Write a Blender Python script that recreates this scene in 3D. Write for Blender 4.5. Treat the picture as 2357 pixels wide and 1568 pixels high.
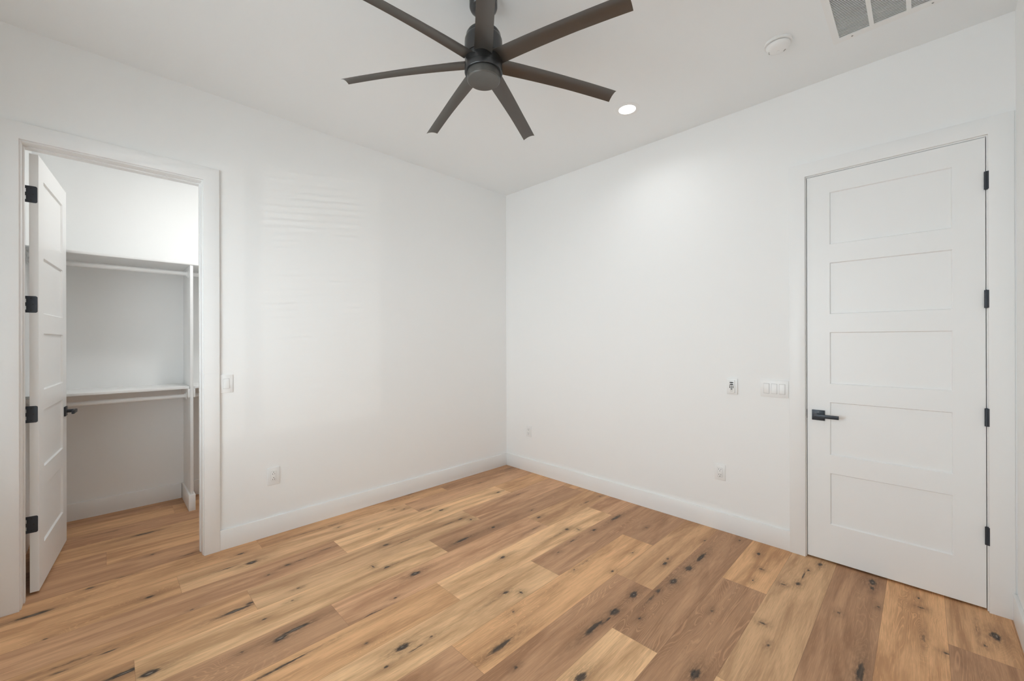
import bpy, bmesh, math, random
import numpy as np
from mathutils import Matrix, Vector

for o in list(bpy.data.objects):
    bpy.data.objects.remove(o, do_unlink=True)
S = bpy.context.scene
C = S.collection
PI = math.pi

# ------------------------------------------------------------------ camera
W_PX, F_PX = 2357.0, 941.0
yaw, pitch, roll = math.radians(135.119924), math.radians(0.02523814), math.radians(-0.149006656)
fw = Vector((math.cos(yaw)*math.cos(pitch), math.sin(yaw)*math.cos(pitch), math.sin(pitch)))
rt = fw.cross(Vector((0, 0, 1))).normalized()
up = rt.cross(fw)
r2 = math.cos(roll)*rt + math.sin(roll)*up
u2 = -math.sin(roll)*rt + math.cos(roll)*up
cam_d = bpy.data.cameras.new('camera')
cam = bpy.data.objects.new('camera', cam_d)
C.objects.link(cam)
M = Matrix((r2, u2, -fw)).transposed().to_4x4()
M.translation = Vector((3.33296, -3.22887, 1.40326))
cam.matrix_world = M
cam_d.sensor_fit = 'HORIZONTAL'
cam_d.sensor_width = 36.0
cam_d.lens = F_PX/W_PX*36.0
cam_d.clip_start = 0.02
S.camera = cam

# ------------------------------------------------------------------ world, lamps, exposure
S.view_settings.view_transform = 'Standard'
S.view_settings.look = 'None'
S.view_settings.gamma = 1.0
S.view_settings.use_curve_mapping = False
S.view_settings.exposure = 0.0
S.cycles.diffuse_bounces = 10
S.cycles.max_bounces = 14
S.cycles.sample_clamp_indirect = 4.0
wd = bpy.data.worlds.new('daylight')
S.world = wd
wd.use_nodes = True
wd.node_tree.nodes['Background'].inputs[0].default_value = (0.872, 0.962, 1.012, 1)
wd.node_tree.nodes['Background'].inputs[1].default_value = 8.6

# room (metres): corner of the two seen walls at the origin
H = 3.048            # ceiling
XR = 3.664           # right wall
YF = -3.87           # wall behind the camera
WX0, WX1, WZ0, WZ1 = 0.70, 2.70, 0.62, 2.46     # window in the wall behind the camera
CB, CL, CR = -1.377, -3.615, -1.85              # closet back, left and right walls
TL = 0.14            # thickness of the wall with the closet door

# portal that guides daylight sampling at the window
pl = bpy.data.lights.new('window_portal', 'AREA')
pl.shape = 'RECTANGLE'; pl.size = WX1-WX0; pl.size_y = WZ1-WZ0
pl.cycles.is_portal = True
po = bpy.data.objects.new('window_portal', pl); C.objects.link(po)
po.location = ((WX0+WX1)/2, YF-0.17, (WZ0+WZ1)/2)
po.rotation_euler = (PI/2, 0, 0)
# low glint of sunlight coming through the blind from outside
gl = bpy.data.lights.new('sun_glint', 'SPOT')
gl.energy = 1400.0; gl.color = (1.0, 0.96, 0.9); gl.shadow_soft_size = 0.035
gl.spot_size = math.radians(16); gl.spot_blend = 0.2
go = bpy.data.objects.new('sun_glint', gl); C.objects.link(go)
go.location = (16.8, -17.2, 0.16)
go.rotation_euler = (Vector((1.85, -3.87, 1.7))-go.location).to_track_quat('-Z', 'Y').to_euler()

# ------------------------------------------------------------------ materials
def mat(name, col, rough=0.5, metal=0.0, bump=0.0, bscale=60.0, var=0.0, spec=0.5):
    m = bpy.data.materials.new(name)
    m.use_nodes = True
    nt = m.node_tree; b = nt.nodes['Principled BSDF']
    b.inputs['Base Color'].default_value = (*col, 1)
    b.inputs['Roughness'].default_value = rough
    b.inputs['Metallic'].default_value = metal
    b.inputs['Specular IOR Level'].default_value = spec
    if bump or var:
        tc = nt.nodes.new('ShaderNodeTexCoord')
        n = nt.nodes.new('ShaderNodeTexNoise')
        n.inputs['Scale'].default_value = bscale; n.inputs['Detail'].default_value = 4
        nt.links.new(tc.outputs['Object'], n.inputs['Vector'])
        if bump:
            bp = nt.nodes.new('ShaderNodeBump')
            bp.inputs['Strength'].default_value = bump; bp.inputs['Distance'].default_value = 0.002
            nt.links.new(n.outputs['Fac'], bp.inputs['Height'])
            nt.links.new(bp.outputs['Normal'], b.inputs['Normal'])
        if var:
            mx = nt.nodes.new('ShaderNodeMix'); mx.data_type = 'RGBA'
            mx.inputs[6].default_value = (*[c*(1-var) for c in col], 1)
            mx.inputs[7].default_value = (*[min(1, c*(1+var)) for c in col], 1)
            nt.links.new(n.outputs['Fac'], mx.inputs[0])
            nt.links.new(mx.outputs[2], b.inputs['Base Color'])
    return m

WALL = (0.880, 0.886, 0.882)
M_wall = mat('wall_paint', WALL, 0.85, bump=0.03, bscale=140, spec=0.2)
M_ceil = mat('ceiling_paint', (0.865, 0.89, 0.90), 0.9, bump=0.03, bscale=140, spec=0.1)
M_trim = mat('trim_enamel', (0.868, 0.875, 0.872), 0.38, bump=0.006, bscale=25, spec=0.4)
M_plast = mat('white_plastic', (0.85, 0.855, 0.85), 0.35, bump=0.01, bscale=200)
M_slot = mat('dark_slot', (0.02, 0.02, 0.02), 0.6, var=0.2)
M_duct_shade = mat('duct_shade_dark', (0.05, 0.05, 0.048), 0.9, var=0.2)
M_black = mat('black_hardware', (0.040, 0.047, 0.058), 0.40, metal=0.30, bump=0.02, bscale=300)
M_fanm = mat('gunmetal_housing', (0.085, 0.088, 0.092), 0.28, metal=0.85, bump=0.01, bscale=200)
M_fanb = mat('bronze_black_blade', (0.125, 0.113, 0.102), 0.34, metal=0.65, bump=0.01, bscale=150)
M_fanl = mat('dull_metal_cap', (0.15, 0.148, 0.14), 0.42, metal=0.6, var=0.12, bscale=12)
M_grey = mat('grey_mark', (0.3, 0.3, 0.29), 0.6, var=0.1)
M_seam = mat('plate_seam', (0.52, 0.52, 0.51), 0.6, var=0.1)

def emis(name, col, st):
    m = bpy.data.materials.new(name); m.use_nodes = True
    nt = m.node_tree; nt.nodes.clear()
    e = nt.nodes.new('ShaderNodeEmission'); o = nt.nodes.new('ShaderNodeOutputMaterial')
    e.inputs[0].default_value = (*col, 1); e.inputs[1].default_value = st
    nt.links.new(e.outputs[0], o.inputs[0]); return m
M_lens = emis('lamp_diffuser', (1.0, 0.97, 0.92), 6.0)

def glass():
    m = bpy.data.materials.new('window_glass'); m.use_nodes = True
    nt = m.node_tree; nt.nodes.clear()
    t = nt.nodes.new('ShaderNodeBsdfTransparent'); g = nt.nodes.new('ShaderNodeBsdfGlossy')
    g.inputs['Roughness'].default_value = 0.02
    mx = nt.nodes.new('ShaderNodeMixShader'); mx.inputs[0].default_value = 0.05; o = nt.nodes.new('ShaderNodeOutputMaterial')
    nt.links.new(t.outputs[0], mx.inputs[1])
    nt.links.new(g.outputs[0], mx.inputs[2]); nt.links.new(mx.outputs[0], o.inputs[0])
    return m
M_glass = glass()

# ------------------------------------------------------------------ mesh helpers
def BM():
    return bmesh.new()

def box(bm, x0, x1, y0, y1, z0, z1, bev=0.0, seg=2):
    vs = [bm.verts.new((x, y, z)) for z in (min(z0, z1), max(z0, z1)) for y in (min(y0, y1), max(y0, y1)) for x in (min(x0, x1), max(x0, x1))]
    fs = [bm.faces.new([vs[i] for i in f]) for f in ((0, 2, 3, 1), (4, 5, 7, 6), (0, 1, 5, 4), (2, 6, 7, 3), (0, 4, 6, 2), (1, 3, 7, 5))]
    if bev:
        es = list({e for f in fs for e in f.edges})
        bmesh.ops.bevel(bm, geom=es, offset=bev, segments=seg, affect='EDGES', profile=0.5)
    return vs

def lathe(bm, prof, c=(0, 0, 0), n=64, axis='Z'):
    """prof: (radius, height) list, capped where the radius is 0"""
    rings = []
    for r, h in prof:
        if r < 1e-6:
            rings.append([(0, 0, h)])
        else:
            rings.append([(r*math.cos(2*PI*i/n), r*math.sin(2*PI*i/n), h) for i in range(n)])
    def tr(p):
        x, y, z = p
        if axis == 'Y': x, y, z = x, z, y
        if axis == 'X': x, y, z = z, x, y
        return (x+c[0], y+c[1], z+c[2])
    vr = [[bm.verts.new(tr(p)) for p in r] for r in rings]
    for a, b in zip(vr[:-1], vr[1:]):
        if len(a) == 1 and len(b) == 1: continue
        for i in range(n):
            j = (i+1) % n
            if len(a) == 1: bm.faces.new((a[0], b[j], b[i]))
            elif len(b) == 1: bm.faces.new((a[i], a[j], b[0]))
            else: bm.faces.new((a[i], a[j], b[j], b[i]))

def obj(name, bm, m, parent=None, smooth=False, angle=35):
    bmesh.ops.recalc_face_normals(bm, faces=bm.faces)
    me = bpy.data.meshes.new(name)
    bm.to_mesh(me); bm.free()
    if smooth:
        for p in me.polygons: p.use_smooth = True
        me.set_sharp_from_angle(angle=math.radians(angle))
    me.materials.append(m)
    o = bpy.data.objects.new(name, me)
    C.objects.link(o)
    if parent: o.parent = parent
    return o

def tag(o, label, cat, group=None):
    o['label'] = label; o['category'] = cat
    if group: o['group'] = group
    return o

def thing(name, label, cat, loc=(0, 0, 0), rotz=0.0, group=None):
    o = bpy.data.objects.new(name, None); C.objects.link(o)
    o.empty_display_size = 0.05
    o.location = loc; o.rotation_euler = (0, 0, rotz)
    return tag(o, label, cat, group)

def struct(o, label=None, cat=None):
    o['kind'] = 'structure'
    if label: o['label'] = label
    if cat: o['category'] = cat
    return o

def struct_empty(name, loc=(0, 0, 0), rotz=0.0, label=None, cat=None):
    o = bpy.data.objects.new(name, None); C.objects.link(o)
    o.empty_display_size = 0.05
    o.location = loc; o.rotation_euler = (0, 0, rotz)
    return struct(o, label, cat)

def extr(bm, poly, fn, t0, t1):
    """prism over a 2-D outline; fn(a, b, t) -> xyz"""
    A = [bm.verts.new(fn(a, b, t0)) for a, b in poly]
    B = [bm.verts.new(fn(a, b, t1)) for a, b in poly]
    n = len(poly)
    bm.faces.new(A); bm.faces.new(B[::-1])
    for i in range(n):
        j = (i+1) % n
        bm.faces.new((A[i], B[i], B[j], A[j]))

# ------------------------------------------------------------------ floor: planks run along y
PW = 0.2307
X0S = 2.953 - 16*PW          # seam grid
JOINT = {3.417: -.476, 3.185: -1.25, 2.953: -1.42, 2.722: -1.42, 2.49: -.645, 2.261: -1.475, 2.03: -1.051, 1.80: -.576,
         1.567: -1.308, 1.338: -.345, 1.107: -.854, .877: -1.616, .646: -1.14, .413: -.57, .19: -1.402, -.04: -.95,
         -.27: -.90, -.50: -1.70, -.73: -1.1, -.96: -.42, -1.19: -1.30, -1.42: -.7}
PL = 1.524
L_, M_, D_, P_, G_, O_ = 'L', 'M', 'D', 'P', 'G', 'O'
TONES = {'L': (.88, .562, .305), 'M': (.70, .410, .214), 'D': (.565, .322, .178), 'P': (.695, .402, .225), 'G': (.745, .464, .255), 'O': (.82, .475, .240)}
# tones of the planks of each row, from the corner wall outwards (first = the plank that touches y = 0)
ROWT = {3.417: 'MDMD', 3.185: 'OMMD', 2.953: 'DDMM', 2.722: 'GLMM', 2.49: 'ODMM', 2.261: 'DLDM', 2.03: 'MDOM', 1.80: 'DODM',
        1.567: 'DLMD', 1.338: 'PLOM', 1.107: 'MPDM', .877: 'MDLM', .646: 'PGMM', .413: 'OLPM', .19: 'PGMM', -.04: 'DMMM',
        -.27: 'MMDM', -.50: 'MMMD', -.73: 'MDMM', -.96: 'MMDM', -1.19: 'DMMD', -1.42: 'MMDM'}
# knots seen in the photograph: x, y on the floor, half length along the plank, half width, darkness
KN = [
    (2.881, -0.066, 0.026, 0.012, 0.95), (2.841, -0.195, 0.014, 0.008, 0.85), (3.125, -0.087, 0.04, 0.02, 1.0),
    (3.13, -0.162, 0.026, 0.012, 0.95), (3.025, -0.557, 0.014, 0.008, 0.85), (3.315, -0.103, 0.014, 0.008, 0.85),
    (3.323, -0.206, 0.009, 0.02, 0.85), (3.573, -0.247, 0.04, 0.02, 1.0), (3.534, -0.374, 0.014, 0.008, 0.85),
    (3.408, -0.566, 0.009, 0.02, 0.85), (3.144, -0.98, 0.085, 0.014, 1.0), (3.517, -0.234, 0.075, 0.0035, 0.9),
    (3.334, -0.512, 0.065, 0.007, 0.75), (3.166, -0.352, 0.014, 0.008, 0.85), (2.571, -0.191, 0.026, 0.012, 0.95),
    (2.633, -0.383, 0.009, 0.02, 0.85), (2.63, -0.551, 0.014, 0.008, 0.85), (2.767, -0.471, 0.009, 0.02, 0.85),
    (2.824, -0.407, 0.026, 0.012, 0.95), (2.829, -0.294, 0.075, 0.0035, 0.9), (2.843, -0.197, 0.014, 0.008, 0.85),
    (2.769, -0.923, 0.009, 0.02, 0.85), (2.828, -1.071, 0.014, 0.008, 0.85), (2.428, -0.083, 0.014, 0.008, 0.85),
    (2.253, -0.256, 0.014, 0.008, 0.85), (2.32, -0.503, 0.085, 0.014, 1.0), (2.315, -0.684, 0.04, 0.02, 1.0),
    (2.307, -0.886, 0.04, 0.02, 1.0), (2.286, -1.037, 0.026, 0.012, 0.95), (2.288, -1.131, 0.065, 0.007, 0.75),
    (2.324, -1.32, 0.014, 0.008, 0.85), (2.559, -1.003, 0.014, 0.008, 0.85), (2.177, -0.671, 0.014, 0.008, 0.85),
    (2.187, -0.737, 0.026, 0.012, 0.95), (2.205, -1.163, 0.04, 0.02, 1.0), (2.208, -1.364, 0.04, 0.02, 1.0),
    (2.657, -1.473, 0.04, 0.02, 1.0), (2.001, -1.043, 0.014, 0.008, 0.85), (1.872, -0.359, 0.014, 0.008, 0.85),
    (2.213, -1.435, 0.065, 0.007, 0.75), (1.411, -1.406, 0.026, 0.012, 0.95), (1.691, -1.648, 0.026, 0.012, 0.95),
    (1.696, -1.756, 0.075, 0.0035, 0.9), (1.751, -1.588, 0.009, 0.02, 0.85), (1.172, -1.903, 0.04, 0.02, 1.0),
    (1.835, -1.734, 0.014, 0.008, 0.85), (1.963, -1.94, 0.085, 0.014, 1.0), (1.685, -2.134, 0.014, 0.008, 0.85),
    (2.098, -1.981, 0.014, 0.008, 0.85), (2.195, -1.547, 0.085, 0.014, 1.0), (2.327, -1.831, 0.04, 0.02, 1.0),
    (1.627, -1.102, 0.014, 0.008, 0.85), (1.825, -1.197, 0.014, 0.008, 0.85), (1.82, -1.093, 0.075, 0.0035, 0.9),
    (1.698, -2.212, 0.075, 0.0035, 0.9), (2.199, -1.489, 0.026, 0.012, 0.95), (0.152, -2.598, 0.026, 0.012, 0.95),
    (0.327, -2.571, 0.04, 0.02, 1.0), (0.488, -2.167, 0.065, 0.007, 0.75), (0.516, -2.344, 0.065, 0.007, 0.75),
    (0.52, -2.416, 0.026, 0.012, 0.95), (0.557, -2.533, 0.014, 0.008, 0.85), (0.828, -2.453, 0.014, 0.008, 0.85),
    (0.924, -2.512, 0.014, 0.008, 0.85), (0.806, -2.749, 0.085, 0.014, 1.0), (0.787, -2.678, 0.026, 0.012, 0.95),
    (0.984, -2.661, 0.014, 0.008, 0.85), (1.175, -2.573, 0.085, 0.014, 1.0), (1.189, -2.642, 0.04, 0.02, 1.0),
    (1.163, -2.792, 0.014, 0.008, 0.85), (0.918, -2.05, 0.009, 0.02, 0.85), (0.984, -1.991, 0.026, 0.012, 0.95),
    (0.987, -1.936, 0.075, 0.0035, 0.9), (1.298, -2.108, 0.014, 0.008, 0.85), (1.331, -2.252, 0.065, 0.007, 0.75),
    (1.649, -2.265, 0.04, 0.02, 1.0), (1.377, -2.668, 0.16, 0.005, 0.85), (1.382, -2.74, 0.16, 0.005, 0.85),
    (1.7, -2.374, 0.014, 0.008, 0.85), (0.299, -2.695, 0.065, 0.007, 0.75), (1.51, -2.371, 0.014, 0.008, 0.85),
    (0.25, -0.612, 0.065, 0.007, 0.75), (0.131, -0.065, 0.065, 0.007, 0.75), (0.56, -0.655, 0.026, 0.012, 0.95),
    (0.726, -0.568, 0.065, 0.007, 0.75), (0.514, -1.257, 0.026, 0.012, 0.95), (0.761, -1.358, 0.075, 0.0035, 0.9),
    (0.763, -1.247, 0.026, 0.012, 0.95), (0.829, -1.195, 0.009, 0.02, 0.85), (1.181, -0.789, 0.026, 0.012, 0.95),
    (1.051, -1.162, 0.026, 0.012, 0.95), (1.048, -0.728, 0.014, 0.008, 0.85), (1.042, -1.448, 0.085, 0.014, 1.0),
    (1.287, -0.966, 0.065, 0.007, 0.75), (1.465, -0.802, 0.026, 0.012, 0.95), (1.471, -0.906, 0.075, 0.0035, 0.9),
    (1.526, -0.741, 0.009, 0.02, 0.85), (1.613, -0.668, 0.026, 0.012, 0.95), (1.619, -0.369, 0.085, 0.014, 1.0),
    (1.272, -0.277, 0.065, 0.007, 0.75), (1.28, -0.075, 0.014, 0.008, 0.85), (1.599, -0.906, 0.065, 0.007, 0.75),
    (1.978, -0.761, 0.014, 0.008, 0.85), (0.223, -1.984, 0.014, 0.008, 0.85), (0.465, -1.782, 0.014, 0.008, 0.85),
    (0.723, -1.864, 0.026, 0.012, 0.95), (0.218, -1.52, 0.014, 0.008, 0.85), (0.277, -1.461, 0.014, 0.008, 0.85),
    (0.382, -1.357, 0.065, 0.007, 0.75), (0.453, -1.317, 0.014, 0.008, 0.85), (0.156, -1.999, 0.065, 0.007, 0.75),
    (0.143, -2.189, 0.16, 0.005, 0.85), (0.027, -1.26, 0.065, 0.007, 0.75), (0.771, -1.739, 0.075, 0.0035, 0.9),
    (0.108, -3.492, 0.085, 0.014, 1.0), (0.407, -3.43, 0.014, 0.008, 0.85), (-0.015, -3.291, 0.026, 0.012, 0.95),
    (0.332, -3.058, 0.026, 0.012, 0.95), (0.633, -2.908, 0.014, 0.008, 0.85), (-0.252, -3.008, 0.014, 0.008, 0.85),
    (-0.68, -3.03, 0.085, 0.014, 1.0), (-0.901, -3.201, 0.065, 0.007, 0.75), (1.022, -3.098, 0.04, 0.02, 1.0),
    (0.945, -3.171, 0.085, 0.014, 1.0), (0.73, -3.22, 0.065, 0.007, 0.75), (-0.037, -3.151, 0.065, 0.007, 0.75),
    (-0.086, -2.843, 0.065, 0.007, 0.75), (0.809, -2.745, 0.065, 0.007, 0.75), (0.696, -3.317, 0.16, 0.005, 0.85),
    (0.743, -3.364, 0.065, 0.007, 0.75),
]

def build_floor():
    rows = sorted(JOINT)
    XMIN, XMAX, YMIN, YMAX = CB-0.02, XR+0.02, YF-0.02, 0.16
    seams = [X0S + i*PW for i in range(-6, 24)]
    seams = [s for s in seams if XMIN-PW < s < XMAX+PW]
    NX = 30
    xs = []
    for a in seams[:-1]:
        xs += [a + PW*i/NX for i in range(NX)]
    xs.append(seams[-1])
    xs = np.array([x for x in xs if XMIN <= x <= XMAX])
    rkey = lambda x: min(rows, key=lambda r: abs(r-x))
    joints = {}
    for r in rows:
        j = JOINT[r]
        while j < 0.3: j += PL
        l = []
        while j > YMIN-PL: l.append(j); j -= PL
        joints[r] = l
    ys = set(np.round(np.arange(YMIN, YMAX, 0.008), 5).tolist()) | {YMAX}
    jall = {round(j, 5) for l in joints.values() for j in l if YMIN < j < YMAX}
    ys = np.array(sorted({y for y in ys if min([abs(y-j) for j in jall]) > 0.002} | jall))
    nx, ny = len(xs), len(ys)
    gx, gy = np.meshgrid(xs, ys)
    co = np.zeros((ny*nx, 3), np.float32)
    co[:, 0] = gx.ravel(); co[:, 1] = gy.ravel()
    ii, jj = np.meshgrid(np.arange(nx-1), np.arange(ny-1))
    a = (jj*nx+ii).ravel()
    quads = np.stack([a, a+1, a+1+nx, a+nx], 1)
    nf = len(quads)
    cx = co[quads, 0].mean(1); cy = co[quads, 1].mean(1)
    rowi = np.floor((cx-X0S)/PW).astype(int)
    xl = X0S + rowi*PW
    tone = np.zeros((nf, 4), np.float32); seed = np.zeros(nf, np.float32); v0 = np.zeros(nf, np.float32)
    ring = np.zeros(nf, np.float32); pid = np.zeros(nf, int)
    rng = random.Random(11)
    for ri in sorted(set(rowi.tolist())):
        r = rkey(X0S+ri*PW)
        l = joints[r]
        sel = rowi == ri
        below0 = [k for k in range(len(l)) if l[k] > 0.0]
        base = below0[-1]
        for k in range(len(l)-1):
            m = sel & (cy <= l[k]) & (cy > l[k+1])
            if not m.any(): continue
            t = ROWT[r][min(max(k-base, 0), 3)]
            c = np.array(TONES[t])*(1+rng.uniform(-.07, .07))
            tone[m] = [c[0], c[1], c[2], 1]
            seed[m] = rng.uniform(0, 40)
            v0[m] = l[k]
            ring[m] = {'D': .85, 'M': .45, 'P': .35, 'O': .55, 'L': .12, 'G': .12}[t]
            pid[m] = ri*10+k
    # corner values
    qx = co[quads, 0]; qy = co[quads, 1]
    uv = np.zeros((nf, 4, 2), np.float32)
    uv[:, :, 0] = qx - xl[:, None]; uv[:, :, 1] = v0[:, None] - qy
    kn = np.zeros((nf, 4), np.float32); halo = np.zeros((nf, 4), np.float32); warp = np.zeros((nf, 4), np.float32)
    fidx = {p: np.where(pid == p)[0] for p in set(pid.tolist())}
    frow = {}
    for (x, y, ry, rx, st) in KN:
        ri = int(math.floor((x-X0S)/PW))
        best = None
        for p, ix in fidx.items():
            if p//10 != ri: continue
            if cy[ix].min()-.005 <= y <= cy[ix].max()+.005: best = ix; break
        if best is None: continue
        near = best[np.abs(cy[best]-y) < max(.5, ry*6)]
        dx = qx[near]-x; dy = qy[near]-y
        d = np.sqrt((dx/rx)**2+(dy/ry)**2)
        kn[near] = np.maximum(kn[near], st*np.clip(1.5-d, 0, 1.5)/1.5)
        halo[near] = np.maximum(halo[near], st*np.exp(-((dx/(rx*1.9+.006))**2+(dy/(ry*2.2+.02))**2)))
        warp[near] += np.exp(-((dx/(rx*2.6+.012))**2+(dy/(ry*2.2+.03))**2))
    me = bpy.data.meshes.new('floor')
    me.vertices.add(len(co)); me.vertices.foreach_set('co', co.ravel())
    me.loops.add(nf*4); me.loops.foreach_set('vertex_index', quads.ravel().astype(np.int32))
    me.polygons.add(nf)
    me.polygons.foreach_set('loop_start', (np.arange(nf)*4).astype(np.int32))
    me.update(calc_edges=True)
    ul = me.uv_layers.new(name='plank'); ul.data.foreach_set('uv', uv.ravel())
    at = me.attributes.new('tone', 'FLOAT_COLOR', 'FACE'); at.data.foreach_set('color', tone.ravel())
    for nm, arr in (('seed', seed), ('ring', ring)):
        at = me.attributes.new(nm, 'FLOAT', 'FACE'); at.data.foreach_set('value', arr)
    for nm, arr in (('knot', kn), ('halo', halo), ('warp', warp)):
        at = me.attributes.new(nm, 'FLOAT', 'CORNER'); at.data.foreach_set('value', arr.ravel())
    me.validate()
    o = bpy.data.objects.new('floor', me); C.objects.link(o)
    me.materials.append(wood())
    return struct(o, 'wood plank floor with dark knots, running from the room into the closet', 'floor')

def wood():
    m = bpy.data.materials.new('knotty_oak_plank'); m.use_nodes = True
    nt = m.node_tree; N = nt.nodes; Lk = nt.links
    b = N['Principled BSDF']
    def attr(n):
        a = N.new('ShaderNodeAttribute'); a.attribute_name = n; return a
    def math_(op, a, b_=None, c=None, clamp=False):
        n = N.new('ShaderNodeMath'); n.operation = op; n.use_clamp = clamp
        for i, v in enumerate((a, b_, c)):
            if v is None: continue
            if isinstance(v, (int, float)): n.inputs[i].default_value = v
            else: Lk.new(v, n.inputs[i])
        return n.outputs[0]
    def ramp(v, a, b_):
        n = N.new('ShaderNodeMapRange'); n.clamp = True
        Lk.new(v, n.inputs[0]); n.inputs[1].default_value = a; n.inputs[2].default_value = b_
        return n.outputs[0]
    def noise(vec, det=3, rough=.55, dist=0.0):
        n = N.new('ShaderNodeTexNoise'); n.inputs['Scale'].default_value = 1.0
        n.inputs['Detail'].default_value = det; n.inputs['Roughness'].default_value = rough
        n.inputs['Distortion'].default_value = dist
        Lk.new(vec, n.inputs['Vector']); return n.outputs['Fac']
    def mix(f, a, b_, mode='MIX'):
        n = N.new('ShaderNodeMix'); n.data_type = 'RGBA'; n.blend_type = mode; n.clamp_factor = True
        for i, v in ((0, f), (6, a), (7, b_)):
            if isinstance(v, (int, float)): n.inputs[i].default_value = v
            elif isinstance(v, tuple): n.inputs[i].default_value = (*v, 1)
            else: Lk.new(v, n.inputs[i])
        return n.outputs[2]
    uvn = N.new('ShaderNodeUVMap'); uvn.uv_map = 'plank'
    sp = N.new('ShaderNodeSeparateXYZ'); Lk.new(uvn.outputs[0], sp.inputs[0])
    u, v = sp.outputs[0], sp.outputs[1]
    seed = attr('seed').outputs['Fac']; wp = attr('warp').outputs['Fac']
    knot = attr('knot').outputs['Fac']; halo = attr('halo').outputs['Fac']; rg = attr('ring').outputs['Fac']
    tone = attr('tone').outputs['Color']
    def vec(su, sv, off):
        c = N.new('ShaderNodeCombineXYZ')
        Lk.new(math_('MULTIPLY_ADD', u, su, math_('MULTIPLY', seed, 3.7)), c.inputs[0])
        Lk.new(math_('MULTIPLY_ADD', v, sv, off), c.inputs[1])
        Lk.new(seed, c.inputs[2]); return c.outputs[0]
    n1 = noise(vec(11, 1.1, 0.0), 4, .62, .7)       # broad streaks
    n2 = noise(vec(300, 11, 3.0), 2, .6)           # fine pores
    n3 = noise(vec(7.5, .60, 7.0), 2, .5, .3)      # height field of growth rings
    n4 = noise(vec(3.2, .9, 11.0), 1, .5)          # where the figured grain shows
    n5 = noise(vec(70, 2.2, 17.0), 4, .65, .5)     # medium grain
    n6 = noise(vec(110, 26, 23.0), 4, .65)           # ragged edge of knots
    h = math_('ADD', n3, math_('MULTIPLY', wp, .22))
    rings = math_('SINE', math_('MULTIPLY', h, 290.0))
    lines = ramp(rings, .55, 1.0)
    col = mix(ramp(n1, .36, .56), mix(1.0, tone, (.62, .555, .51), 'MULTIPLY'), tone)
    col = mix(math_('MULTIPLY', ramp(n1, .54, .70), .60), col, mix(1.0, tone, (1.20, 1.20, 1.17), 'MULTIPLY'))
    col = mix(math_('MULTIPLY', ramp(n5, .45, .72), .45), col, mix(1.0, tone, (.66, .62, .60), 'MULTIPLY'))
    fig = math_('MULTIPLY', math_('MULTIPLY', ramp(n4, .47, .60), rg), 1.0)
    col = mix(math_('MULTIPLY', fig, .40), col, mix(1.0, tone, (.60, .56, .53), 'MULTIPLY'))
    col = mix(math_('MULTIPLY', math_('MULTIPLY', lines, fig), .60), col, mix(1.0, tone, (1.28, 1.27, 1.28), 'MULTIPLY'))
    col = mix(math_('MULTIPLY', ramp(n2, .52, .68), .30), col, mix(1.0, tone, (.55, .51, .48), 'MULTIPLY'))
    col = mix(math_('MULTIPLY', ramp(n2, .44, .32), .28), col, mix(1.0, tone, (1.25, 1.25, 1.25), 'MULTIPLY'))
    # knots
    hal = math_('MULTIPLY', math_('MULTIPLY', halo, ramp(n6, .25, .62)), .95)
    col = mix(hal, col, mix(1.0, tone, (.36, .33, .31), 'MULTIPLY'))
    kk = math_('ADD', knot, math_('MULTIPLY', math_('SUBTRACT', n6, .5), .75))
    col = mix(math_('MULTIPLY', ramp(kk, .30, .62), ramp(knot, .02, .12)), col, mix(ramp(n5, .40, .62), (.105, .070, .048), (.038, .028, .022)))
    col = mix(math_('MULTIPLY', ramp(math_('ADD', knot, math_('MULTIPLY', math_('SUBTRACT', n5, .5), 1.3)), .88, .94), .60), col, (.34, .29, .24))
    # seams
    du = math_('MINIMUM', u, math_('SUBTRACT', PW, u))
    seam = math_('MAXIMUM', ramp(du, .0016, .0004), ramp(v, .0022, .0006))
    col = mix(math_('MULTIPLY', seam, .55), col, mix(1.0, tone, (.30, .25, .22), 'MULTIPLY'))
    Lk.new(col, b.inputs['Base Color'])
    b.inputs['Roughness'].default_value = .50
    b.inputs['Specular IOR Level'].default_value = .35
    bp = N.new('ShaderNodeBump'); bp.inputs['Strength'].default_value = .12; bp.inputs['Distance'].default_value = .001
    Lk.new(math_('SUBTRACT', n2, seam), bp.inputs['Height'])
    Lk.new(bp.outputs['Normal'], b.inputs['Normal'])
    return m

build_floor()

# ------------------------------------------------------------------ walls and ceiling
bm = BM(); box(bm, CB-0.12, XR+0.12, YF-0.14, 0.24, H, H+0.12)
struct(obj('ceiling', bm, M_ceil), 'flat white ceiling', 'ceiling')
# left wall, opening for the closet door
OY0, OY1, OZ = -3.558, -2.758, 2.472
bm = BM()
extr(bm, [(YF, 0), (OY0, 0), (OY0, OZ), (OY1, OZ), (OY1, 0), (0, 0), (0, H), (YF, H)], lambda a, b, t: (t, a, b), -TL, 0.0)
struct(obj('wall_left', bm, M_wall), 'white wall on the left with the closet doorway', 'wall')
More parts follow.
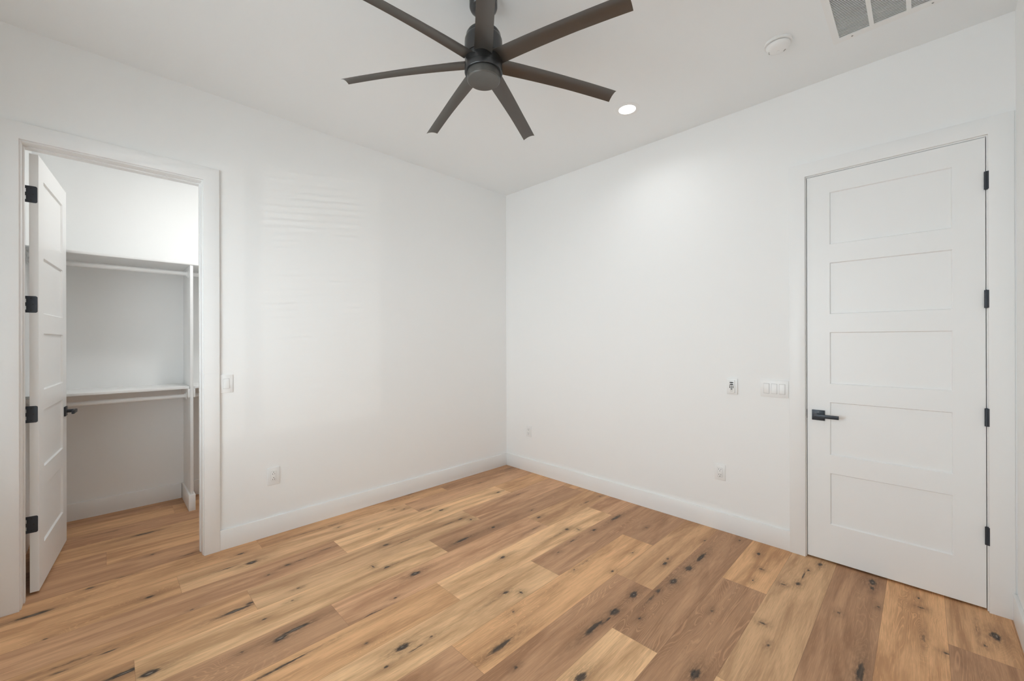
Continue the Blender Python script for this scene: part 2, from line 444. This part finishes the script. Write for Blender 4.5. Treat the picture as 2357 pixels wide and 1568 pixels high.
# back wall, opening for the closed door
BX0, BX1, BZ = 2.785, 3.585, 2.470
bm = BM()
extr(bm, [(-TL, 0), (BX0, 0), (BX0, BZ), (BX1, BZ), (BX1, 0), (XR+0.12, 0), (XR+0.12, H), (-TL, H)], lambda a, b, t: (a, t, b), 0.0, 0.12)
struct(obj('wall_back', bm, M_wall), 'white wall with the closed panel door', 'wall')
bm = BM(); box(bm, BX0-0.1, XR+0.12, 0.12, 0.24, 0, BZ+0.1)
struct(obj('hall_light_block', bm, M_wall))  # unseen block added behind the door to stop daylight leaking under it
bm = BM(); box(bm, XR, XR+0.12, YF-0.14, 0, 0, H)
struct(obj('wall_right', bm, M_wall), 'white wall at the right edge of the photo', 'wall')
bm = BM()
for a in ((CB-0.12, WX0, 0, H), (WX1, XR, 0, H), (WX0, WX1, 0, WZ0), (WX0, WX1, WZ1, H)):
    box(bm, a[0], a[1], YF-0.14, YF, a[2], a[3])
bmesh.ops.remove_doubles(bm, verts=bm.verts, dist=1e-5)
struct(obj('wall_front', bm, M_wall))
bm = BM(); box(bm, CB-0.12, CB, YF, 0.0, 0, H)
struct(obj('wall_closet_back', bm, M_wall), 'white back wall inside the closet', 'wall')
bm = BM(); box(bm, CB, -TL, CL-0.1, CL, 0, H)
struct(obj('wall_closet_left', bm, M_wall))
bm = BM(); box(bm, CB, -TL, CR, CR+0.1, 0, H)
struct(obj('wall_closet_right', bm, M_wall))

# ------------------------------------------------------------------ baseboards
BH, BT = 0.134, 0.015
def base(name, x0, x1, y0, y1, label=None):
    bm = BM(); box(bm, x0, x1, y0, y1, 0, BH, 0.0025, 2)
    return struct(obj(name, bm, M_trim, smooth=True), label, 'baseboard' if label else None)
CAS_T, CAS_W = 0.018, 0.086
base('baseboard_left', 0, BT, -2.694, 0, 'white baseboard along the left wall')
base('baseboard_back', BT, 2.711, -BT, 0, 'white baseboard along the wall with the closed door')
base('baseboard_right', XR-BT, XR, YF, -CAS_T, 'white baseboard along the right wall')
base('baseboard_front', 0, XR-BT, YF, YF+BT)
base('baseboard_closet_back_1', CB, CB+BT, CL, -2.743, 'white baseboard on the closet back wall')
base('baseboard_closet_back_2', CB, CB+BT, -2.697, CR)
base('baseboard_closet_left', CB+BT, -TL-.03, CL, CL+BT)
base('baseboard_closet_right', CB+BT, -TL-.03, CR-BT, CR)

# ------------------------------------------------------------------ door frames
def arch(bm, fn, a0, a1, top, w, t0, t1):
    """U-shaped board: two legs and a head around the opening a0..a1 x 0..top, board width w"""
    extr(bm, [(a0-w, 0), (a0, 0), (a0, top), (a1, top), (a1, 0), (a1+w, 0), (a1+w, top+w), (a0-w, top+w)], fn, t0, t1)
def bevel_all(bm, off):
    bmesh.ops.recalc_face_normals(bm, faces=bm.faces)
    es = [e for e in bm.edges if len(e.link_faces) == 2 and e.calc_face_angle(0) > 0.5]
    bmesh.ops.bevel(bm, geom=es, offset=off, segments=2, affect='EDGES', profile=0.5)

JY0, JY1, JZ = -3.541, -2.776, 2.458
t1 = struct_empty('trim_1', (0, JY0, 0), 0, 'flat white casing around the open closet doorway', 'door casing')
fnL = lambda a, b, t: (t, a-JY0, b)
bm = BM(); arch(bm, fnL, JY0-.005, JY1+.005, JZ+.005, CAS_W, 0.0, CAS_T); bevel_all(bm, .0015)
obj('casing', bm, M_trim, t1, True)
bm = BM(); arch(bm, fnL, JY0-.005, JY1+.005, JZ+.005, CAS_W, -TL-CAS_T, -TL); bevel_all(bm, .0015)
obj('casing', bm, M_trim, t1, True)
bm = BM(); arch(bm, fnL, JY0, JY1, JZ, .016, -TL, 0.0); bevel_all(bm, .001)
obj('jamb', bm, M_trim, t1, True)
bm = BM(); arch(bm, fnL, JY0+.006, JY1-.006, JZ-.006, .006, -.102, -.068); bevel_all(bm, .001)
obj('door_stop', bm, M_trim, t1, True)

DX0, DX1, DZ = 2.801, 3.567, 2.454
t2 = struct_empty('trim_2', (DX0, 0, 0), 0, 'flat white casing around the closed panel door', 'door casing')
fnB = lambda a, b, t: (a-DX0, t, b)
bm = BM(); arch(bm, fnB, DX0-.005, DX1+.005, DZ+.005, CAS_W, -CAS_T, 0.0); bevel_all(bm, .0015)
obj('casing', bm, M_trim, t2, True)
bm = BM(); arch(bm, fnB, DX0, DX1, DZ, .015, 0.0, 0.12); bevel_all(bm, .001)
obj('jamb', bm, M_trim, t2, True)
bm = BM(); arch(bm, fnB, DX0+.011, DX1-.011, DZ-.011, .011, .040, .075)
obj('door_stop', bm, M_trim, t2, True)
bm = BM(); box(bm, 3.6575-DX0, XR-DX0, -.012, 0, 0, DZ+.09)
obj('filler_strip', bm, M_trim, t2)
bm = BM(); box(bm, -.0015, .001, .002, .028, .897, .953)
obj('strike_plate', bm, M_black, t2)

# ------------------------------------------------------------------ doors
PANELS = [(.243, .565), (.680, 1.011), (1.126, 1.451), (1.566, 1.888), (2.003, 2.331)]
DW, DT = 0.759, 0.035
def door_leaf(bm, x0, yv, yh):
    """slab from x0, seen face at y=yv, other face at y=yh; five recessed flat panels on both faces"""
    s = 1 if yv > yh else -1
    xa, xb = x0+.117, x0+DW-.117
    z0, z1 = .012, 2.450
    def face(y, inw):
        xs = [x0, xa, xb, x0+DW]
        zs = [z0] + [z for p in PANELS for z in p] + [z1]
        V = {}
        for i, x in enumerate(xs):
            for j, z in enumerate(zs): V[i, j] = bm.verts.new((x, y, z))
        for i in range(3):
            for j in range(len(zs)-1):
                if i == 1 and j % 2 == 1:
                    d, c = .010, .004
                    q = [V[i, j], V[i+1, j], V[i+1, j+1], V[i, j+1]]
                    cc = [(xs[i]+c, zs[j]+c), (xs[i+1]-c, zs[j]+c), (xs[i+1]-c, zs[j+1]-c), (xs[i]+c, zs[j+1]-c)]
                    w = [bm.verts.new((x, y+inw*d, z)) for x, z in cc]
                    for k in range(4):
                        bm.faces.new((q[k], q[(k+1) % 4], w[(k+1) % 4], w[k]))
                    bm.faces.new(w)
                else:
                    bm.faces.new((V[i, j], V[i+1, j], V[i+1, j+1], V[i, j+1]))
        return V, len(zs)
    A, n = face(yv, -s); B, _ = face(yh, s)
    loop = [(i, 0) for i in range(4)] + [(3, j) for j in range(1, n)] + [(i, n-1) for i in (2, 1, 0)] + [(0, j) for j in range(n-2, 0, -1)]
    for k in range(len(loop)):
        a, b = loop[k], loop[(k+1) % len(loop)]
        bm.faces.new((A[a], A[b], B[b], B[a]))

def lever(parent, x, y, s, zc=.9235):
    """square rosette and flat lever; s = outward direction in local y, lever points to the hinge (-x)"""
    bm = BM(); box(bm, x-.033, x+.033, y, y+s*.009, zc-.0325, zc+.0325, .0015)
    h = obj('handle', bm, M_black, parent, True)
    h['label'] = 'black square rosette and flat lever handle'
    bm = BM(); lathe(bm, [(0, 0), (.011, 0), (.011, .05), (0, .05)], (0, 0, 0), 24, 'Y')
    for v in bm.verts: v.co = Vector((x+.002+v.co.x, y+s*(v.co.y+.004), zc+v.co.z))
    obj('spindle', bm, M_black, h, True)
    bm = BM()
    box(bm, x-.108, x+.014, y+s*.046, y+s*.059, zc-.0105, zc+.0115, .0015)
    obj('lever', bm, M_black, h, True)
    bm = BM(); lathe(bm, [(0, 0), (.003, 0), (.003, .0008), (0, .0008)], (0, 0, 0), 12, 'Y')
    for v in bm.verts: v.co = Vector((x+v.co.x, y+s*(v.co.y+.009), zc+.02+v.co.z))
    obj('screw', bm, M_fanl, h)

# closed door in the back wall: local x from the hinge towards the latch, local +y towards the room
d2 = struct_empty('door_2', (3.564, 0.0, 0), PI, 'closed white five-panel door with black lever handle', 'door')
bm = BM(); door_leaf(bm, 0.0, 0.0, -DT); bevel_all(bm, .0008)
obj('leaf', bm, M_trim, d2)
lever(d2, .759-.058, 0.0, 1)
bm = BM(); box(bm, .7588, .7600, -.031, -.004, .895, .952)
obj('latch_plate', bm, M_black, d2)
HZ = [2.223, 1.612, 1.001, .390]
for z in HZ:
    bm = BM(); lathe(bm, [(0, -.0475), (.0035, -.0475), (.0045, -.046), (.0075, -.046), (.0075, -.0155), (.0070, -.0150), (.0075, -.0145), (.0075, .0145), (.0070, .0150), (.0075, .0155), (.0075, .046), (.0045, .046), (.0035, .0475), (0, .0475)], (-.0015, .0085, z), 24)
    hg = obj('hinge', bm, M_black, d2, True)
    bm = BM(); box(bm, -.012, -.004, .0175, .0192, z-.046, z+.046, .0004)
    for v in bm.verts: v.co.x += 0.0015
    obj('hinge_plate', bm, M_black, hg)

# open closet door: origin at the hinge pin, rotated into the closet
d1 = struct_empty('door_1', (-.155, JY0, 0), math.radians(90+84.7), 'white five-panel door standing open inside the closet', 'door')
bm = BM(); door_leaf(bm, .004, -.050, -.015); bevel_all(bm, .0008)
obj('leaf', bm, M_trim, d1)
lever(d1, .004+.759-.058, -.050, -1)
lever(d1, .004+.759-.058, -.015, 1)
bm = BM(); box(bm, .004+.7588, .004+.7600, -.046, -.019, .895, .952)
obj('latch_plate', bm, M_black, d1)
for z in HZ:
    bm = BM()
    pts = []
    for cx_, cz_, a0 in ((-.038, z+.038, PI/2), (-.038, z-.038, PI)):
        for k in range(7):
            a = a0+PI/2*k/6
            pts.append((cx_+.008*math.cos(a), cz_+.008*math.sin(a)))
    pts += [(-.004, z-.046), (-.004, z+.046)]
    extr(bm, pts, lambda a, b, t: (t, a, b), .0018, .0042)
    for za, zb in ((.030, .046), (-.010, .010), (-.046, -.030)):
        box(bm, .0012, .0040, -.005, .004, z+za, z+zb)
    hg = obj('hinge', bm, M_black, d1, True)
    bm = BM(); lathe(bm, [(0, -.0475), (.0060, -.046), (.0060, .046), (0, .0475)], (0, .004, z), 20)
    obj('knuckle', bm, M_black, hg, True)
    for dz, dy in ((.033, -.022), (0, -.030), (-.033, -.022)):
        bm = BM(); lathe(bm, [(0, 0), (.0035, 0), (.0035, -.0007), (.0012, -.0011), (0, -.0011)], (.0018, dy, z+dz), 14, 'X')
        obj('screw', bm, M_slot, hg)

# ------------------------------------------------------------------ closet fittings
def plain(name, bm, m, label, cat, group=None, smooth=True):
    return tag(obj(name, bm, m, None, smooth), label, cat, group)
pp = thing('closet_divider', 'upright white panel between the two hanging bays of the closet', 'divider', (CB, -2.7165, 0))
def loc(bm, o):
    for v in bm.verts: v.co -= o.location
bm = BM(); box(bm, CB, -.960, -2.7270, -2.7065, .05, 2.040, .0012); loc(bm, pp)
obj('panel', bm, M_trim, pp, True)
bm = BM(); box(bm, CB+.002, -.940, -2.7400, -2.6955, 0, .132, .0015); loc(bm, pp)
obj('plinth', bm, M_trim, pp, True)
for a, b in ((-2.7405, -2.728), (-2.705, -2.6925)):
    for z0, x1 in ((.937, -.968),):
        bm = BM(); box(bm, CB, x1, a, b, z0, z0+.072, .001); loc(bm, pp)
        obj('cleat', bm, M_trim, pp, True)
bm = BM(); box(bm, CB, -.955, CL, CR, 2.040, 2.060, .002)
plain('closet_shelf', bm, M_trim, 'long white upper shelf across the closet back wall', 'shelf')
bm = BM(); box(bm, CB, -.990, CL, -2.7285, 1.009, 1.029, .002)
plain('closet_shelf', bm, M_trim, 'white lower shelf left of the closet divider, at lever handle height', 'shelf')
bm = BM(); box(bm, CB, -.990, -2.7045, CR, 1.009, 1.029, .002)
plain('closet_shelf', bm, M_trim, 'white lower shelf right of the closet divider, only its end showing', 'shelf')
def rod(y0, y1, z, label):
    t = thing('closet_rod', label, 'hanging rod', (-1.07, y0, z), 0, 'hanging rods in the closet')
    bm = BM(); lathe(bm, [(0, .002), (.0165, .002), (.0165, y1-y0-.002), (0, y1-y0-.002)], (0, 0, 0), 32, 'Y')
    obj('rod', bm, M_trim, t, True)
    for y, s in ((0, 1), (y1-y0, -1)):
        bm = BM(); lathe(bm, [(0, 0), (.030, 0), (.030, s*.004), (.021, s*.006), (.021, s*.014), (.0165, s*.014)], (0, y, 0), 32, 'Y')
        obj('socket', bm, M_trim, t, True)
rod(CL, -2.7270, 1.977, 'white hanging rod under the upper shelf left of the divider')
rod(-2.7065, CR, 1.977, 'white hanging rod under the upper shelf right of the divider')
rod(CL, -2.7405, .944, 'white hanging rod under the lower shelf left of the divider')
rod(-2.6925, CR, .944, 'white hanging rod under the lower shelf right of the divider')

# ------------------------------------------------------------------ recessed lights
def downlight(x, y, label, e, angle=150, lens=M_lens, col=(.95, .98, 1.0)):
    t = thing('recessed_light', label, 'ceiling light', (x, y, H), 0, 'recessed ceiling lights')
    bm = BM(); lathe(bm, [(.057, .0), (.059, -.0030), (.082, -.0030), (.0865, -.001), (.0870, 0)], n=64)
    obj('trim_ring', bm, M_plast, t, True)
    bm = BM(); lathe(bm, [(0, -.0015), (.0575, -.0015), (.0575, -.0002), (0, -.0002)], n=48)
    obj('lens', bm, lens, t)
    l = bpy.data.lights.new('lamp', 'AREA'); l.shape = 'DISK'; l.size = .12
    l.energy = e; l.color = col; l.spread = math.radians(angle)
    lo = bpy.data.objects.new('lamp', l); C.objects.link(lo)
    lo.parent = t; lo.location = (0, 0, -.006)
    return t
downlight(1.853, -.592, 'lit round recessed light in the ceiling near the right wall', 2.3)
downlight(-.40, -2.50, 'lit round recessed light in the closet ceiling', 8.6, 170, M_lens, (.98, .96, .94))

# ------------------------------------------------------------------ smoke detector
sd = thing('smoke_detector', 'round white smoke detector on the ceiling beside the air grille', 'smoke detector', (2.773, -.588, H))
bm = BM(); lathe(bm, [(.0, 0), (.067, 0), (.0675, -.004), (.0665, -.012), (.058, -.0135), (0, -.0135)], n=64)
obj('base', bm, M_plast, sd, True)
bm = BM(); lathe(bm, [(0, -.013), (.0555, -.013), (.0555, -.0165), (0, -.0165)], n=64)
obj('gap', bm, M_slot, sd)
bm = BM(); lathe(bm, [(0, -.016), (.0575, -.016), (.0578, -.021), (.055, -.029), (.048, -.036), (.036, -.041), (.02, -.0435), (0, -.044)], n=64)
obj('cover', bm, M_plast, sd, True, 60)
def onb(a, r):
    a = math.radians(a); return r*math.cos(a), r*math.sin(a)
for a, r, w, l, zb in ((45, .035, .006, .017, -.0420), (186, .043, .005, .007, -.0390), (166, .0465, .005, .007, -.0378)):
    cx_, cy_ = onb(a, r)
    bm = BM(); box(bm, -l/2, l/2, -w/2, w/2, zb, zb+.006, .001)
    rot = Matrix.Rotation(math.radians(a+90), 4, 'Z')
    bmesh.ops.transform(bm, matrix=Matrix.Translation((cx_, cy_, 0)) @ rot, verts=bm.verts)
    obj('sounder_slot', bm, M_grey, sd)
bm = BM(); lathe(bm, [(0, -.0440), (.006, -.0440), (.006, -.0455), (0, -.0455)], (0.0, 0.004, 0), 24)
obj('test_button', bm, M_plast, sd, True)

# ------------------------------------------------------------------ return air grille
VX0, VX1, VY0, VY1 = 2.988, 3.452, -.98, -.353
vt = thing('air_grille', 'white louvered return air grille in the ceiling, top right', 'vent', ((VX0+VX1)/2, (VY0+VY1)/2, H))
bays = [(3.018, 3.141), (3.159, 3.280), (3.298, 3.422)]
gy0, gy1 = VY0+.043, VY1-.043
bm = BM()
for x0, x1 in ((VX0, bays[0][0]), (bays[0][1], bays[1][0]), (bays[1][1], bays[2][0]), (bays[2][1], VX1)):
    box(bm, x0, x1, gy0, gy1, H-.006, H)
box(bm, VX0, VX1, VY0, gy0, H-.006, H); box(bm, VX0, VX1, gy1, VY1, H-.006, H)
loc(bm, vt); obj('frame', bm, M_plast, vt)
for x0, x1 in bays:
    bm = BM()
    n = int((gy1-gy0)/.0127)
    for k in range(n+1):
        y = gy1-.002-k*.0127
        a = .0004
        vs = [(y+a, H-.0058), (y+a-.0010, H-.0060), (y-a-.0010, H-.0016), (y-a, H-.0014)]
        extr(bm, vs, lambda p, q, t: (t, p, q), x0, x1)
    loc(bm, vt); obj('louver_bank', bm, M_plast, vt)
bm = BM(); box(bm, bays[0][0], bays[2][1], gy0, gy1, H-.0007, H-.0001); loc(bm, vt)
obj('duct_shade_sheet', bm, M_duct_shade, vt)  # dark sheet above the louvers, its colour stands for shade inside the duct
for x in (3.069, 3.372):
    for y in (-.372, VY0+.019):
        bm = BM(); lathe(bm, [(0, -.0062), (.0045, -.0062), (.0035, -.0078), (0, -.008)], (x, y, H), 16); loc(bm, vt)
        obj('screw', bm, M_grey, vt, True)

# ------------------------------------------------------------------ ceiling fan
FX, FY = 1.8448, -1.9351
fan = thing('ceiling_fan', 'dark gunmetal ceiling fan with seven curved metal blades', 'ceiling fan', (FX, FY, H))
def fz(prof): return [(r, z-H) for r, z in prof]
bm = BM(); lathe(bm, fz([(0, 3.048), (.067, 3.048), (.067, 3.030), (.0655, 3.029), (.0655, 3.027), (.067, 3.026), (.067, 3.008), (.064, 3.000), (.056, 2.994), (.030, 2.991), (0, 2.991)]), n=72)
obj('canopy', bm, M_fanm, fan, True)
bm = BM(); lathe(bm, fz([(0, 2.995), (.0125, 2.995), (.0125, 2.875), (0, 2.875)]), n=32)
obj('downrod', bm, M_fanm, fan, True)
bm = BM(); lathe(bm, fz([(0, 2.890), (.022, 2.890), (.024, 2.884), (.060, 2.884), (.078, 2.878), (.083, 2.870), (.0835, 2.856), (.086, 2.854), (.0895, 2.846), (.0905, 2.836), (.0905, 2.765), (.0895, 2.763), (.0875, 2.7625), (.0875, 2.7585), (.0895, 2.758), (.0895, 2.715), (0, 2.715)]), n=96)
obj('motor_housing', bm, M_fanm, fan, True)
bm = BM(); lathe(bm, fz([(0, 2.7155), (.0895, 2.7155), (.091, 2.7135), (.091, 2.690), (.0895, 2.6875), (.0815, 2.6875), (.0815, 2.692), (0, 2.692)]), n=96)
obj('lower_ring', bm, M_fanm, fan, True)
bm = BM(); lathe(bm, fz([(0, 2.694), (.0795, 2.694), (.0795, 2.657), (.0775, 2.6545), (.0745, 2.6520)]), n=96)
lathe(bm, fz([(.0745, 2.6520), (.0735, 2.6524), (0, 2.6524)]), n=96)
bmesh.ops.remove_doubles(bm, verts=bm.verts, dist=1e-5)
obj('bottom_cap', bm, M_fanl, fan, True)
PH = 3.80374
def blade_bm():
    bm = BM()
    R0, R1 = .082, .711
    NS, NC = 22, 10
    top, bot = [], []
    for i in range(NS+1):
        f = i/NS
        r = R0+(R1-R0)*f
        zc = 2.741-.028*f**2
        ch = .0850-.0120*min(1, f*1.6)
        pit = math.radians(10.5+4*min(1, f*1.4))
        rt_, rb_ = [], []
        for j in range(NC+1):
            s = -.5+j/NC
            camber = (.0095-.002*f)*(1-(2*s)**2)          # hollow underside
            q = -(s*ch)-.0035                    # along the chord
            zz = camber
            th = .0042*max(.25, 1-(2*s)**4)
            y = q*math.cos(pit)-zz*math.sin(pit)*0
            z = -q*math.sin(pit)+zz
            rb_.append(bm.verts.new((r, y, zc+z-.004-H)))
            rt_.append(bm.verts.new((r, y, zc+z-.004+th-H)))
        top.append(rt_); bot.append(rb_)
    for i in range(NS):
        for j in range(NC):
            bm.faces.new((top[i][j], top[i+1][j], top[i+1][j+1], top[i][j+1]))
            bm.faces.new((bot[i][j], bot[i][j+1], bot[i+1][j+1], bot[i+1][j]))
        for j in (0, NC):
            bm.faces.new((top[i][j], bot[i][j], bot[i+1][j], top[i+1][j]))
    for i in (0, NS):
        bm.faces.new(top[i]+bot[i][::-1])
    return bm
b0 = obj('blade', blade_bm(), M_fanb, fan, True, 40)
for k in range(7):
    b = b0 if k == 0 else b0.copy()
    if k: C.objects.link(b)
    b.rotation_euler = (0, 0, PH+2*PI*k/7)

# ------------------------------------------------------------------ wall plates (local: x right, z up, +y out of the wall)
def plate(bm, w, h, t=.006):
    box(bm, -w/2, w/2, -.0005, t, -h/2, h/2, .0022, 2)
def wall_thing(name, label, cat, where, p, z, group=None):
    if where == 'left':   # wall x = 0 faces +x
        return thing(name, label, cat, (0, p, z), -PI/2, group)
    return thing(name, label, cat, (p, 0, z), PI, group)   # wall y = 0 faces -y
def outlet(label, where, p, z, w, h, ground_up=False):
    t = wall_thing('wall_outlet', label, 'outlet', where, p, z, 'wall outlets')
    bm = BM(); plate(bm, w, h); obj('cover_plate', bm, M_plast, t, True)
    bm = BM(); box(bm, -.0172, .0172, .002, .0062, -.0345, .0345); obj('insert_gap', bm, M_seam, t)
    bm = BM(); box(bm, -.0164, .0164, .002, .0075, -.0335, .0335, .001); obj('receptacle', bm, M_plast, t, True)
    s = 1 if ground_up else -1
    for dz in (.0195, -.0195):
        for dx, hh in ((-.0064, .0075), (.0064, .0088)):
            bm = BM(); box(bm, dx-.0012, dx+.0012, .0070, .0079, dz-s*.004-hh/2, dz-s*.004+hh/2)
            obj('socket_slot', bm, M_slot, t)
        bm = BM(); lathe(bm, [(0, .0070), (.0026, .0070), (.0026, .0079), (0, .0079)], (0, 0, dz+s*.0085), 16, 'Y')
        obj('ground_hole', bm, M_slot, t)
    return t
outlet('white wall outlet low on the left wall', 'left', -2.362, .425, .078, .124, True)
outlet('white wall outlet on the right-hand wall, below the fan remote', 'back', 2.273, .425, .074, .117)
outlet('white wall outlet on the right-hand wall, close to the room corner', 'back', .345, .427, .072, .115)
def rocker(t, dx, tilt=.05):
    bm = BM(); box(bm, dx-.0176, dx+.0176, .002, .0063, -.0345, .0345); obj('rocker_gap', bm, M_seam, t)
    bm = BM(); box(bm, dx-.0162, dx+.0162, 0, .0095, -.0328, .0328, .001)
    for v in bm.verts:
        if v.co.y > .005: v.co.y += -v.co.z*tilt
    obj('rocker', bm, M_plast, t, True)
sw = wall_thing('light_switch', 'white single rocker switch beside the closet casing', 'light switch', 'left', -2.6465, 1.117)
bm = BM(); plate(bm, .076, .122); obj('cover_plate', bm, M_plast, sw, True)
rocker(sw, 0, .06)
sw3 = wall_thing('light_switch', 'wide white switch plate with three rockers beside the closed door', 'light switch', 'back', 2.621, 1.0715)
bm = BM(); plate(bm, .165, .114); obj('cover_plate', bm, M_plast, sw3, True)
for dx, ti in ((.046, -.05), (0, .07), (-.046, .06)): rocker(sw3, dx, ti)
kp = wall_thing('fan_remote', 'white fan remote with black buttons in a wall holder', 'remote control', 'back', 2.358, 1.068)
bm = BM(); plate(bm, .070, .114, .012); obj('holder', bm, M_plast, kp, True)
bm = BM(); box(bm, -.020, .020, .004, .021, -.046, .046, .003); obj('remote_body', bm, M_plast, kp, True)
def button(dx, dz, w, h):
    bm = BM(); lathe(bm, [(0, 0), (1, 0), (1, .0012), (0, .0012)], (0, 0, 0), 20, 'Y')
    for v in bm.verts: v.co = Vector((dx+v.co.x*w, .0208+v.co.y, dz+v.co.z*h))
    obj('button', bm, M_slot, kp)
for dz in (.0285, .0155): button(0, dz, .0135, .0042)
for dz in (.0030, -.0075):
    for dx in (-.0105, 0, .0105): button(dx, dz, .0038, .0038)
button(0, -.0185, .0075, .0032)
bm = BM(); box(bm, -.008, .008, .0205, .0213, -.033, -.030); obj('maker_mark', bm, M_grey, kp)

# ------------------------------------------------------------------ window behind the camera
w1 = struct_empty('window_1', ((WX0+WX1)/2, YF, WZ0))
def wl(bm):
    for v in bm.verts: v.co -= w1.location
bm = BM()
fy0, fy1 = YF-.13, YF-.08
for a in ((WX0, WX0+.05, WZ0, WZ1), (WX1-.05, WX1, WZ0, WZ1), (WX0, WX1, WZ0, WZ0+.05), (WX0, WX1, WZ1-.05, WZ1), ((WX0+WX1)/2-.025, (WX0+WX1)/2+.025, WZ0, WZ1)):
    box(bm, a[0], a[1], fy0, fy1, a[2], a[3])
wl(bm); obj('window_frame', bm, M_trim, w1)
bm = BM(); box(bm, WX0+.04, WX1-.04, YF-.107, YF-.103, WZ0+.04, WZ1-.04); wl(bm); obj('pane', bm, M_glass, w1)
bm = BM(); box(bm, WX0-.03, WX1+.03, YF-.08, YF+.02, WZ0-.02, WZ0+.002, .002); wl(bm); obj('window_sill', bm, M_trim, w1, True)
wb = thing('window_blind', 'white horizontal slat blind hanging in the window behind the camera', 'blind', ((WX0+WX1)/2, YF-.04, WZ1))
bm = BM(); box(bm, WX0+.01, WX1-.01, YF-.07, YF-.01, WZ1-.045, WZ1-.002)
for v in bm.verts: v.co -= wb.location
obj('head_rail', bm, M_plast, wb)
bm = BM()
z = WZ1-.07
while z > WZ0+.04:
    dy, dz = .024, -.001
    extr(bm, [(YF-.04-dy, z-dz), (YF-.04-dy, z-dz+.006), (YF-.04+dy, z+dz+.006), (YF-.04+dy, z+dz)], lambda p, q, t: (t, p, q), WX0+.012, WX1-.012)
    z -= .046
for v in bm.verts: v.co -= wb.location
obj('slats', bm, M_plast, wb)
